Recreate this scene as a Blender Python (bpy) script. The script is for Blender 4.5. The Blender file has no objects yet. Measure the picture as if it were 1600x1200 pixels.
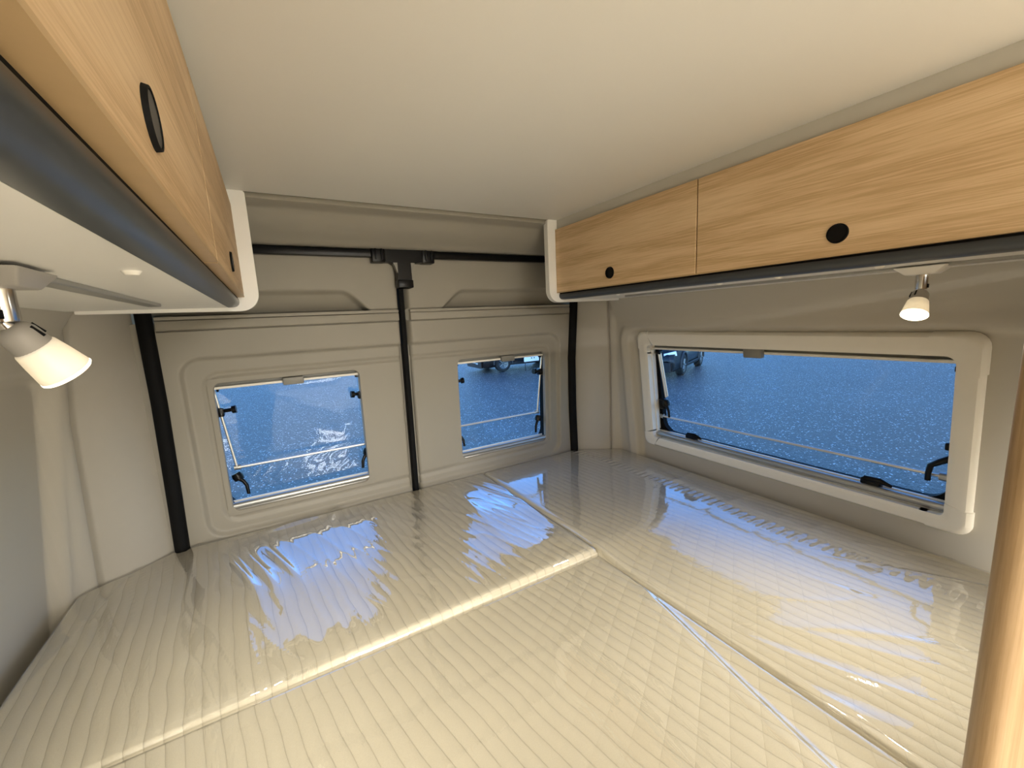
import bpy, bmesh, math, random
import numpy as np
from mathutils import Vector, Matrix
random.seed(4); rng = np.random.RandomState(7)
sc = bpy.context.scene
C = sc.collection

# ------------------------------------------------------------------ camera
F_PX, YAW, PITCH, ROLL = 639.74, 0.5224, 0.1568, -0.0495
CAM = Vector((-0.4275, -1.4725, 0.6195))
fwd = Vector((math.sin(YAW)*math.cos(PITCH), math.cos(YAW)*math.cos(PITCH), -math.sin(PITCH)))
rgt0 = Vector((math.cos(YAW), -math.sin(YAW), 0)); up0 = rgt0.cross(fwd)
rgt = rgt0*math.cos(ROLL)+up0*math.sin(ROLL); upv = -rgt0*math.sin(ROLL)+up0*math.cos(ROLL)
cd = bpy.data.cameras.new('camera'); cam = bpy.data.objects.new('camera', cd); C.objects.link(cam)
cd.sensor_width = 36; cd.lens = F_PX/1600*36; cd.clip_start = .02; cd.clip_end = 500
cam.matrix_world = Matrix(((rgt.x, upv.x, -fwd.x, CAM.x), (rgt.y, upv.y, -fwd.y, CAM.y), (rgt.z, upv.z, -fwd.z, CAM.z), (0, 0, 0, 1)))
sc.camera = cam

# ------------------------------------------------------------------ world
w = bpy.data.worlds.new('sky'); sc.world = w; w.use_nodes = True
nt = w.node_tree; nt.nodes.clear()
o = nt.nodes.new('ShaderNodeOutputWorld'); bg = nt.nodes.new('ShaderNodeBackground')
sky = nt.nodes.new('ShaderNodeTexSky'); sky.sky_type = 'NISHITA'; sky.sun_disc = False
sky.sun_elevation = math.radians(22); sky.sun_rotation = math.radians(200); sky.air_density = 1.0; sky.dust_density = .6; sky.ozone_density = 1.4
tint = nt.nodes.new('ShaderNodeMix'); tint.data_type = 'RGBA'; tint.blend_type = 'MULTIPLY'
tint.inputs[0].default_value = 1; tint.inputs[7].default_value = (.58, .86, 1.18, 1)
nt.links.new(sky.outputs[0], tint.inputs[6]); nt.links.new(tint.outputs[2], bg.inputs[0]); nt.links.new(bg.outputs[0], o.inputs[0])
SKY = .52
bg.inputs[1].default_value = SKY
# ------------------------------------------------------------------ exposure
vs = sc.view_settings; vs.view_transform = 'Standard'; vs.look = 'None'; vs.exposure = 0.08; vs.gamma = 1; vs.use_curve_mapping = False
LAMP_W, FILL_W = 13.0, 165.0      # spot lamps / added fill lamps behind the camera

# ------------------------------------------------------------------ materials
def new_mat(name):
    m = bpy.data.materials.new(name); m.use_nodes = True
    return m, m.node_tree, m.node_tree.nodes['Principled BSDF']
def mat(name, col, rough=.5, metal=0, spec=.5, var=.04, scale=40, bump=0, bscale=300, emit=None, estr=0, coat=0):
    m, t, b = new_mat(name)
    b.inputs['Roughness'].default_value = rough; b.inputs['Metallic'].default_value = metal; b.inputs['Specular IOR Level'].default_value = spec
    b.inputs['Coat Weight'].default_value = coat
    tc = t.nodes.new('ShaderNodeTexCoord')
    n = t.nodes.new('ShaderNodeTexNoise'); n.inputs['Scale'].default_value = scale; n.inputs['Detail'].default_value = 3
    r = t.nodes.new('ShaderNodeValToRGB')
    c = [min(1, x) for x in col]
    r.color_ramp.elements[0].color = (*[x*(1-var) for x in c], 1); r.color_ramp.elements[1].color = (*[min(1, x*(1+var)) for x in c], 1)
    t.links.new(tc.outputs['Object'], n.inputs['Vector']); t.links.new(n.outputs['Fac'], r.inputs[0]); t.links.new(r.outputs[0], b.inputs['Base Color'])
    if bump:
        n2 = t.nodes.new('ShaderNodeTexNoise'); n2.inputs['Scale'].default_value = bscale; n2.inputs['Detail'].default_value = 2
        bp = t.nodes.new('ShaderNodeBump'); bp.inputs['Strength'].default_value = bump; bp.inputs['Distance'].default_value = .002
        t.links.new(tc.outputs['Object'], n2.inputs['Vector']); t.links.new(n2.outputs['Fac'], bp.inputs['Height']); t.links.new(bp.outputs[0], b.inputs['Normal'])
    if emit: b.inputs['Emission Color'].default_value = (*emit, 1); b.inputs['Emission Strength'].default_value = estr
    return m
def wood(name, dark, mid, light, along='y', seed=0.0, rough=.5):
    m, t, b = new_mat(name); L = t.links.new
    tc = t.nodes.new('ShaderNodeTexCoord'); mp = t.nodes.new('ShaderNodeMapping')
    sc_ = {'y': (13, .9, 13), 'z': (13, 13, .9), 'x': (.9, 13, 13)}[along]
    mp.inputs['Scale'].default_value = sc_; mp.inputs['Location'].default_value = (seed, seed*.7, seed*1.3)
    L(tc.outputs['Object'], mp.inputs['Vector'])
    big = t.nodes.new('ShaderNodeTexNoise'); big.inputs['Scale'].default_value = 1.1; big.inputs['Detail'].default_value = 2; L(mp.outputs[0], big.inputs['Vector'])
    ring = t.nodes.new('ShaderNodeMath'); ring.operation = 'MULTIPLY'; ring.inputs[1].default_value = 22; L(big.outputs['Fac'], ring.inputs[0])
    fr = t.nodes.new('ShaderNodeMath'); fr.operation = 'SINE'; L(ring.outputs[0], fr.inputs[0])
    mp2 = t.nodes.new('ShaderNodeMapping'); mp2.inputs['Scale'].default_value = tuple(x*(14 if x > 1 else 5) for x in sc_); L(tc.outputs['Object'], mp2.inputs['Vector'])
    fine = t.nodes.new('ShaderNodeTexNoise'); fine.inputs['Scale'].default_value = 2.2; fine.inputs['Detail'].default_value = 4; fine.inputs['Roughness'].default_value = .65; L(mp2.outputs[0], fine.inputs['Vector'])
    a = t.nodes.new('ShaderNodeMath'); a.operation = 'MULTIPLY_ADD'; a.inputs[1].default_value = .13; L(fr.outputs[0], a.inputs[0]); L(fine.outputs['Fac'], a.inputs[2])
    r = t.nodes.new('ShaderNodeValToRGB'); e = r.color_ramp.elements
    e[0].position = .30; e[0].color = (*dark, 1); e[1].position = .72; e[1].color = (*light, 1)
    x = e.new(.5); x.color = (*mid, 1)
    L(a.outputs[0], r.inputs[0]); L(r.outputs[0], b.inputs['Base Color'])
    bp = t.nodes.new('ShaderNodeBump'); bp.inputs['Strength'].default_value = .25; bp.inputs['Distance'].default_value = .001; L(a.outputs[0], bp.inputs['Height']); L(bp.outputs[0], b.inputs['Normal'])
    b.inputs['Roughness'].default_value = rough; b.inputs['Specular IOR Level'].default_value = .3
    return m
def glass(name, tintc, ior=1.5, rough=.0, boost=1.0, bump=None):
    m = bpy.data.materials.new(name); m.use_nodes = True; t = m.node_tree; t.nodes.clear(); L = t.links.new
    out = t.nodes.new('ShaderNodeOutputMaterial'); mx = t.nodes.new('ShaderNodeMixShader')
    tr = t.nodes.new('ShaderNodeBsdfTransparent'); tr.inputs[0].default_value = (*tintc, 1)
    gl = t.nodes.new('ShaderNodeBsdfGlossy'); gl.inputs['Roughness'].default_value = rough
    # Schlick reflectance, the same from both faces of the thin sheet
    fr = t.nodes.new('ShaderNodeLayerWeight'); fr.inputs['Blend'].default_value = .5
    pw = t.nodes.new('ShaderNodeMath'); pw.operation = 'POWER'; pw.inputs[1].default_value = 5; L(fr.outputs['Facing'], pw.inputs[0])
    f0 = ((ior-1)/(ior+1))**2
    mu = t.nodes.new('ShaderNodeMath'); mu.operation = 'MULTIPLY_ADD'; mu.inputs[1].default_value = (1-f0)*boost; mu.inputs[2].default_value = f0*boost; mu.use_clamp = True
    L(pw.outputs[0], mu.inputs[0]); L(mu.outputs[0], mx.inputs[0]); L(tr.outputs[0], mx.inputs[1]); L(gl.outputs[0], mx.inputs[2]); L(mx.outputs[0], out.inputs[0])
    if bump:
        tc = t.nodes.new('ShaderNodeTexCoord'); mp = t.nodes.new('ShaderNodeMapping'); mp.inputs['Scale'].default_value = bump[0]; L(tc.outputs['Object'], mp.inputs['Vector'])
        n = t.nodes.new('ShaderNodeTexNoise'); n.inputs['Scale'].default_value = bump[1]; n.inputs['Detail'].default_value = 3; n.inputs['Distortion'].default_value = .6; L(mp.outputs[0], n.inputs['Vector'])
        bp = t.nodes.new('ShaderNodeBump'); bp.inputs['Strength'].default_value = bump[2]; bp.inputs['Distance'].default_value = .003; L(n.outputs['Fac'], bp.inputs['Height'])
        L(bp.outputs[0], gl.inputs['Normal']); L(bp.outputs[0], fr.inputs['Normal'])
    return m
M = {}
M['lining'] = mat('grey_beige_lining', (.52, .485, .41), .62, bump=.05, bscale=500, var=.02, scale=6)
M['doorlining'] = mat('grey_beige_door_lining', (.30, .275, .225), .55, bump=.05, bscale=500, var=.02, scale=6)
M['pillar'] = mat('grey_pillar_lining', (.45, .42, .36), .6, var=.02)
M['ceiling'] = mat('ceiling_panel', (.86, .83, .76), .5, var=.015, scale=4)
M['white'] = mat('white_laminate', (.84, .82, .77), .35, var=.015, scale=8)
M['strip'] = mat('shaded_white_strip', (.55, .52, .45), .5, var=.02)  # white strip made greyer: its shade is put into the colour
M['cream'] = mat('cream_plastic', (.90, .86, .76), .4, var=.02, scale=20)
M['black'] = mat('black_rubber', (.005, .005, .005), .75, spec=.15, var=.2)
M['blackgloss'] = mat('black_plastic', (.004, .004, .0045), .28, spec=.22, var=.2)
M['anthracite'] = mat('anthracite_profile', (.045, .05, .055), .32, var=.05, scale=10)
M['greyalu'] = mat('grey_aluminium', (.42, .42, .40), .35, metal=.7, var=.03)
M['chrome'] = mat('satin_chrome', (.75, .74, .72), .18, metal=1, var=.02)
M['rod'] = mat('silver_rod', (.85, .84, .80), .25, metal=.6, var=.02)
M['grip'] = mat('grey_grip', (.25, .24, .21), .5, var=.04)
M['lampgrey'] = mat('lamp_grey_plastic', (.36, .34, .31), .45, var=.03)
def frost_mat():
    m = mat('frosted_shade', (.86, .83, .77), .35, var=.02, emit=(1, .85, .62), estr=.05); t = m.node_tree; L = t.links.new
    b = t.nodes['Principled BSDF']; out = t.nodes['Material Output']
    tr = t.nodes.new('ShaderNodeBsdfTranslucent'); tr.inputs[0].default_value = (.9, .84, .72, 1)
    mx = t.nodes.new('ShaderNodeMixShader'); mx.inputs[0].default_value = .05
    L(b.outputs[0], mx.inputs[1]); L(tr.outputs[0], mx.inputs[2]); L(mx.outputs[0], out.inputs[0])
    return m
M['frost'] = frost_mat()
M['led'] = mat('lamp_lens', (1, .95, .85), .3, var=.0, emit=(1, .86, .62), estr=14)
M['rim'] = mat('lamp_rim', (1, .95, .85), .3, var=.0, emit=(1, .86, .62), estr=4)
M['cap'] = mat('white_cap', (.9, .87, .8), .3, var=.02)
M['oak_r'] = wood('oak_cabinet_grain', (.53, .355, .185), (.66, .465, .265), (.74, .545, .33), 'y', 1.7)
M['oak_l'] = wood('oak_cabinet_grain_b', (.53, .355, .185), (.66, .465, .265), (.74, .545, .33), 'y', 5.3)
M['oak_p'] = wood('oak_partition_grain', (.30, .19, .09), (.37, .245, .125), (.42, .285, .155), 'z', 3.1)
M['oak_edge'] = mat('oak_edge_band', (.50, .34, .17), .45, var=.08, scale=60)
def fabric_mat():
    m, t, b = new_mat('cream_quilted_fabric'); L = t.links.new
    b.inputs['Roughness'].default_value = .85; b.inputs['Specular IOR Level'].default_value = .2
    tc = t.nodes.new('ShaderNodeTexCoord'); n = t.nodes.new('ShaderNodeTexNoise'); n.inputs['Scale'].default_value = 700; n.inputs['Detail'].default_value = 2; L(tc.outputs['Object'], n.inputs['Vector'])
    r = t.nodes.new('ShaderNodeValToRGB'); r.color_ramp.elements[0].color = (.70, .64, .51, 1); r.color_ramp.elements[1].color = (.82, .76, .62, 1); L(n.outputs['Fac'], r.inputs[0]); L(r.outputs[0], b.inputs['Base Color'])
    tot = None
    for nme, pw, am in (('quilt_a', .45, 1.0), ('quilt_b', .35, .45)):
        a = t.nodes.new('ShaderNodeAttribute'); a.attribute_name = nme
        m1 = t.nodes.new('ShaderNodeMath'); m1.operation = 'MULTIPLY'; m1.inputs[1].default_value = math.pi; L(a.outputs['Fac'], m1.inputs[0])
        m2 = t.nodes.new('ShaderNodeMath'); m2.operation = 'SINE'; L(m1.outputs[0], m2.inputs[0])
        m3 = t.nodes.new('ShaderNodeMath'); m3.operation = 'ABSOLUTE'; L(m2.outputs[0], m3.inputs[0])
        m4 = t.nodes.new('ShaderNodeMath'); m4.operation = 'POWER'; m4.inputs[1].default_value = pw; L(m3.outputs[0], m4.inputs[0])
        m5 = t.nodes.new('ShaderNodeMath'); m5.operation = 'MULTIPLY_ADD'; m5.inputs[1].default_value = am; L(m4.outputs[0], m5.inputs[0])
        if tot is None: m5.inputs[2].default_value = 0
        else:
            L(tot, m5.inputs[2])
            qm = t.nodes.new('ShaderNodeAttribute'); qm.attribute_name = 'quilt_m'; L(qm.outputs['Fac'], m5.inputs[1])
        tot = m5.outputs[0]
    m6 = t.nodes.new('ShaderNodeMath'); m6.operation = 'MULTIPLY_ADD'; m6.inputs[1].default_value = .06; L(n.outputs['Fac'], m6.inputs[0]); L(tot, m6.inputs[2])
    bp = t.nodes.new('ShaderNodeBump'); bp.inputs['Strength'].default_value = .78; bp.inputs['Distance'].default_value = .0032; L(m6.outputs[0], bp.inputs['Height']); L(bp.outputs[0], b.inputs['Normal'])
    return m
M['fabric'] = fabric_mat()
M['film'] = glass('clear_plastic_film', (.97, .97, .96), 1.5, .018, 3.8, ((26, 6, 20), 1.6, .14))
M['film_r'] = glass('clear_plastic_film_b', (.97, .97, .96), 1.5, .05, 3.2, ((14, 22, 20), 1.6, .12))
M['pane'] = glass('blue_tinted_acrylic', (.62, .74, .86), 1.49, 0, 1.0)
M['floor'] = mat('van_floor_vinyl', (.62, .57, .49), .5)
M['carpaint'] = mat('black_car_paint', (.006, .007, .009), .3, spec=.35, coat=.3, var=.1)
M['carglass'] = mat('car_window', (.01, .012, .016), .05, var=.1)
M['tyre'] = mat('tyre_rubber', (.01, .01, .01), .8, var=.2)
M['alloy'] = mat('alloy_rim', (.10, .11, .12), .35, metal=.6)
M['headlight'] = mat('headlight_glass', (.75, .82, .85), .1, coat=1)
M['plate'] = mat('white_number_plate', (.9, .9, .9), .4, var=.01)
M['carplastic'] = mat('black_car_trim', (.02, .02, .022), .55)
def ground_mat():
    m, t, b = new_mat('gravelly_asphalt'); L = t.links.new
    tc = t.nodes.new('ShaderNodeTexCoord')
    n = t.nodes.new('ShaderNodeTexNoise'); n.inputs['Scale'].default_value = .5; n.inputs['Detail'].default_value = 5; L(tc.outputs['Object'], n.inputs['Vector'])
    v = t.nodes.new('ShaderNodeTexVoronoi'); v.inputs['Scale'].default_value = 55; L(tc.outputs['Object'], v.inputs['Vector'])
    v2 = t.nodes.new('ShaderNodeTexNoise'); v2.inputs['Scale'].default_value = 16; v2.inputs['Detail'].default_value = 4; L(tc.outputs['Object'], v2.inputs['Vector'])
    r = t.nodes.new('ShaderNodeValToRGB'); e = r.color_ramp.elements
    e[0].position = .3; e[0].color = (.027, .029, .032, 1); e[1].position = .85; e[1].color = (.19, .20, .205, 1)
    x = e.new(.58); x.color = (.062, .066, .070, 1)
    a = t.nodes.new('ShaderNodeMath'); a.operation = 'MULTIPLY_ADD'; a.inputs[1].default_value = .35; L(n.outputs['Fac'], a.inputs[0])
    s = t.nodes.new('ShaderNodeSeparateColor'); L(v.outputs['Color'], s.inputs[0])
    mm = t.nodes.new('ShaderNodeMath'); mm.operation = 'MULTIPLY'; L(s.outputs[0], mm.inputs[0]); L(v2.outputs['Fac'], mm.inputs[1])
    L(mm.outputs[0], a.inputs[2])
    L(a.outputs[0], r.inputs[0]); L(r.outputs[0], b.inputs['Base Color'])
    # pale specks: glints of the ground painted into the colour
    gt = t.nodes.new('ShaderNodeMath'); gt.operation = 'GREATER_THAN'; gt.inputs[1].default_value = .966; L(s.outputs[1], gt.inputs[0])
    mc = t.nodes.new('ShaderNodeMix'); mc.data_type = 'RGBA'; L(gt.outputs[0], mc.inputs[0]); L(r.outputs[0], mc.inputs[6]); mc.inputs[7].default_value = (.70, .72, .73, 1)
    L(mc.outputs[2], b.inputs['Base Color'])
    bp = t.nodes.new('ShaderNodeBump'); bp.inputs['Strength'].default_value = .9; bp.inputs['Distance'].default_value = .02; L(v.outputs['Distance'], bp.inputs['Height']); L(bp.outputs[0], b.inputs['Normal'])
    b.inputs['Roughness'].default_value = .45
    return m
M['ground'] = ground_mat()

# ------------------------------------------------------------------ helpers
def tag(o, label, cat, group=None):
    o['label'] = label; o['category'] = cat
    if group: o['group'] = group
    return o
def struct(o, label=None):
    o['kind'] = 'structure'
    if label: o['label'] = label
    return o
def empty(name, loc=(0, 0, 0)):
    o = bpy.data.objects.new(name, None); C.objects.link(o); o.location = loc; o.empty_display_size = .05
    return o
def put(name, me, m, parent=None, smooth=False):
    o = bpy.data.objects.new(name, me); C.objects.link(o)
    if m is not None: me.materials.append(M[m] if isinstance(m, str) else m)
    if smooth:
        me.polygons.foreach_set('use_smooth', [True]*len(me.polygons))
    if parent is not None:
        o.parent = parent; bpy.context.view_layer.update() if False else None
        o.matrix_parent_inverse = Matrix.Translation(parent.location).inverted() if parent.parent is None and parent.type == 'EMPTY' else Matrix()
    return o
def bm_put(name, bm, m, parent=None, smooth=False, auto=None):
    bmesh.ops.recalc_face_normals(bm, faces=bm.faces)
    me = bpy.data.meshes.new(name); bm.to_mesh(me); bm.free()
    o = put(name, me, m, parent, smooth or auto is not None)
    if auto is not None: me.set_sharp_from_angle(angle=math.radians(auto))
    return o
def bx(bm, a, b, bev=0, seg=2, mapf=None):
    vs_ = [bm.verts.new((x, y, z)) for x in (a[0], b[0]) for y in (a[1], b[1]) for z in (a[2], b[2])]
    fs = [bm.faces.new([vs_[i] for i in q]) for q in ((0, 1, 3, 2), (4, 6, 7, 5), (0, 4, 5, 1), (2, 3, 7, 6), (0, 2, 6, 4), (1, 5, 7, 3))]
    vv = vs_
    if bev:
        es = list({e for f in fs for e in f.edges})
        r = bmesh.ops.bevel(bm, geom=es, offset=bev, segments=seg, profile=.5, affect='EDGES')
        vv = list({v for f in r['faces'] for v in f.verts} | {v for v in vs_ if v.is_valid})
    if mapf:
        for v in vv: v.co = mapf(*v.co)
def box(name, a, b, m, parent=None, bev=0, seg=2, mapf=None):
    bm = bmesh.new(); lo = [min(p, q) for p, q in zip(a, b)]; hi = [max(p, q) for p, q in zip(a, b)]
    bx(bm, lo, hi, bev, seg, mapf)
    return bm_put(name, bm, m, parent, auto=40 if bev else None)
def tube_bm(bm, pts, rad, n=10, cap=True):
    pts = [Vector(p) for p in pts]; rad = rad if isinstance(rad, (list, tuple)) else [rad]*len(pts)
    prev = None; ref = None
    for i, p in enumerate(pts):
        d = (pts[min(i+1, len(pts)-1)]-pts[max(i-1, 0)]).normalized()
        if ref is None: ref = Vector((0, 0, 1)) if abs(d.z) < .9 else Vector((1, 0, 0))
        a = (ref-d*ref.dot(d)).normalized(); ref = a; b = d.cross(a)
        ring = [bm.verts.new(p+(a*math.cos(2*math.pi*k/n)+b*math.sin(2*math.pi*k/n))*rad[i]) for k in range(n)]
        if prev:
            for k in range(n): bm.faces.new((prev[k], prev[(k+1) % n], ring[(k+1) % n], ring[k]))
        elif cap: bm.faces.new(ring[::-1])
        prev = ring
    if cap: bm.faces.new(prev)
def tube(name, pts, rad, m, parent=None, n=10, mapf=None):
    bm = bmesh.new(); tube_bm(bm, [mapf(*p) for p in pts] if mapf else pts, rad, n)
    return bm_put(name, bm, m, parent, auto=50)
def lathe(name, prof, m, parent=None, mw=Matrix(), n=28, cap=(False, False)):
    bm = bmesh.new(); prev = None
    for i, (r, z) in enumerate(prof):
        ring = [bm.verts.new(mw @ Vector((r*math.cos(2*math.pi*k/n), r*math.sin(2*math.pi*k/n), z))) for k in range(n)]
        if prev:
            for k in range(n): bm.faces.new((prev[k], prev[(k+1) % n], ring[(k+1) % n], ring[k]))
        elif cap[0]: bm.faces.new(ring)
        prev = ring
    if cap[1]: bm.faces.new(prev)
    return bm_put(name, bm, m, parent, auto=35)
def prism(name, poly, f0, f1, m, parent=None, auto=30):
    """poly: 2D outline; f0/f1 map a 2D point to the two ends."""
    bm = bmesh.new(); a = [bm.verts.new(f0(*p)) for p in poly]; b = [bm.verts.new(f1(*p)) for p in poly]; n = len(poly)
    for i in range(n): bm.faces.new((a[i], a[(i+1) % n], b[(i+1) % n], b[i]))
    bm.faces.new(a[::-1]); bm.faces.new(b)
    return bm_put(name, bm, m, parent, auto=auto)
def rrect(u0, u1, v0, v1, r, n=6):
    out = []
    for cx, cy, a0 in ((u1-r, v1-r, 0), (u0+r, v1-r, 90), (u0+r, v0+r, 180), (u1-r, v0+r, 270)):
        for k in range(n+1):
            a = math.radians(a0+90*k/n); out.append((cx+r*math.cos(a), cy+r*math.sin(a)))
    return out
def ring(name, loops, mapf, m, parent=None, closed=False, auto=35):
    """bridge successive (outline, depth) loops; closed joins last to first."""
    bm = bmesh.new(); rs = [[bm.verts.new(mapf(u, v, w)) for u, v in lp] for lp, w in loops]
    pairs = list(zip(rs, rs[1:])) + ([(rs[-1], rs[0])] if closed else [])
    for a, b in pairs:
        n = len(a)
        for k in range(n): bm.faces.new((a[k], a[(k+1) % n], b[(k+1) % n], b[k]))
    return bm_put(name, bm, m, parent, auto=auto)
def grid_mesh(name, P, keep=None, flip=False):
    """P: (n,m,3) numpy points."""
    n, m_, _ = P.shape
    idx = np.arange(n*m_).reshape(n, m_)
    q = np.stack([idx[:-1, :-1], idx[1:, :-1], idx[1:, 1:], idx[:-1, 1:]], -1)
    q = q[keep] if keep is not None else q.reshape(-1, 4)
    if flip: q = q[:, ::-1]
    me = bpy.data.meshes.new(name)
    me.vertices.add(n*m_); me.vertices.foreach_set('co', P.reshape(-1).astype(np.float32))
    me.loops.add(q.size); me.loops.foreach_set('vertex_index', q.reshape(-1).astype(np.int32))
    me.polygons.add(len(q)); me.polygons.foreach_set('loop_start', np.arange(0, q.size, 4, dtype=np.int32))
    me.update(calc_edges=True); me.validate()
    return me
def sstep(x, a, b):
    t = np.clip((x-a)/(b-a), 0, 1); return t*t*(3-2*t)
def sd_rbox(x, y, x0, x1, y0, y1, r):
    qx = np.abs(x-(x0+x1)/2)-(x1-x0)/2+r; qy = np.abs(y-(y0+y1)/2)-(y1-y0)/2+r
    return np.hypot(np.maximum(qx, 0), np.maximum(qy, 0))+np.minimum(np.maximum(qx, qy), 0)-r

# ------------------------------------------------------------------ setting: outside ground
GZ = -1.55
g = struct(put('ground', grid_mesh('ground', np.array([[(x, y, GZ) for y in (-90, 0, 90)] for x in (-90, 0, 90)], float)), 'ground'), 'grey gravelly asphalt yard outside the van windows')

# ------------------------------------------------------------------ setting: side walls
KW = .1108; XW = .93; YB = -4.8
def wall_base(z):
    b = XW-KW*z
    return np.where(z < .6, b, np.where(z < .72, (XW-KW*.6)-.085*sstep(z, .58, .76), (XW-KW*.6)-.085-(z-.72)*.35))
groove = lambda z: (np.interp(z, [-1, 0, .43, .68, 1], [.89, .885, .862, .83, .79]), np.interp(z, [-1, 0, .43, .68, 1], [-.10, -.105, -.128, -.15, -.17]))
WIN3 = dict(u0=.312, u1=1.187, v0=.098, v1=.489)
def make_wall(side):
    ys = np.concatenate([np.linspace(0, .03, 7), np.linspace(.03, .20, 30)[1:], np.linspace(.2, 1.45, 106)[1:], np.linspace(1.45, 4.7, 14)[1:]])   # distance beyond groove
    zs = np.concatenate([np.linspace(-1.02, -.1, 6), np.linspace(-.1, .70, 90)[1:], np.linspace(.70, 1.02, 12)[1:]])
    T, Z = np.meshgrid(ys, zs, indexing='ij')
    gx, gy = groove(Z)
    Y = gy-T*(1-.0)
    base = wall_base(Z)
    # recess that takes the window; a soft rib stands before it
    d = -sd_rbox(Y, Z, -1.60, -.225 if side > 0 else -.155, -1.5, .556, .06)
    off = -.012+.034*sstep(d, -.003, .014)
    rib = -.009*np.exp(-((d+.028)/.014)**2)*(Z < .56)
    fold = 0*Z
    X = base+off+rib+fold
    # start flush with the pillar lining
    k = sstep(T, 0, .030)
    X = gx*(1-k)+X*k
    keep = None
    P = np.stack([X, Y, Z], -1)
    cy = (Y[:-1, :-1]+Y[1:, 1:])/2; cz = (Z[:-1, :-1]+Z[1:, 1:])/2
    if side > 0:
        keep = ~((cy < -.288) & (cy > -1.21) & (cz > .08) & (cz < .512))
    P[..., 0] *= side
    return put('wall_right' if side > 0 else 'wall_left', grid_mesh('wall', P, keep, flip=side > 0), 'lining', None, True)
struct(make_wall(1), 'beige grey plastic lined side wall around the long window')
struct(make_wall(-1), 'beige grey plastic lined side wall beside the left reading lamp')
struct(box('floor', (-1.1, .05, -1.06), (1.1, YB, -1.0), 'floor'))
struct(box('wall_front', (-1.1, YB, -1.02), (1.1, YB-.04, 1.05), 'white'))
struct(box('ceiling', (-.9, -.256, .953), (.9, YB, .975), 'ceiling', bev=.002), 'smooth off-white ceiling panel between the overhead cabinets')
# closed shell above and behind the linings
struct(box('trim_1', (-1.1, .12, .99), (1.1, YB, 1.03), 'white'))
# header beam above the rear doors
hp = [(-.252, .953), (-.252, .942), (-.246, .940), (-.232, .938), (-.212, .936), (-.200, .931), (-.190, .918), (-.130, .884), (-.116, .879), (-.106, .872), (-.096, .866), (-.070, .866), (-.05, .868), (.06, .868), (.06, 1.0), (-.2, 1.0)]
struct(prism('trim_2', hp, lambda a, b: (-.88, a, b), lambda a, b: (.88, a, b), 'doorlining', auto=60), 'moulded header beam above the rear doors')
# corner pillars between rear doors and side walls
for s, nme in ((-1, 'trim_3'), (1, 'trim_4')):
    zs = np.linspace(-1.0, 1.0, 60); ts = np.concatenate([np.linspace(0, .9, 12), np.linspace(.9, 1, 12)[1:]])
    T, Z = np.meshgrid(ts, zs, indexing='ij'); gx, gy = groove(Z)
    x0 = .742+0*Z; y0 = .012-.0328*Z
    bul = .018*np.sin(np.pi*np.clip(T, 0, 1))
    X = x0+(gx-x0)*T-.3*bul; Y = y0+(gy-y0)*T-bul*.9
    # tuck the last bit into the groove
    k = np.exp(-((T-.955)/.022)**2); X = X+.010*k; Y = Y+.006*k
    struct(put(nme, grid_mesh(nme, np.stack([X*s, Y, Z], -1), flip=s > 0), 'pillar', None, True), 'grey corner pillar lining at the %s rear door hinge' % ('left' if s < 0 else 'right'))
# outer side of the pillar corner, keeps daylight out
for s, nme in ((-1, 'trim_5'), (1, 'trim_6')):
    struct(box(nme, (s*.74, .10, -1.0), (s*1.08, .06, 1.0), 'lining'))
for s, nme in ((-1, 'trim_7'), (1, 'trim_8')):
    struct(box(nme, (s*1.05, .10, -1.0), (s*1.08, -.22, 1.0), 'lining'))

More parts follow.
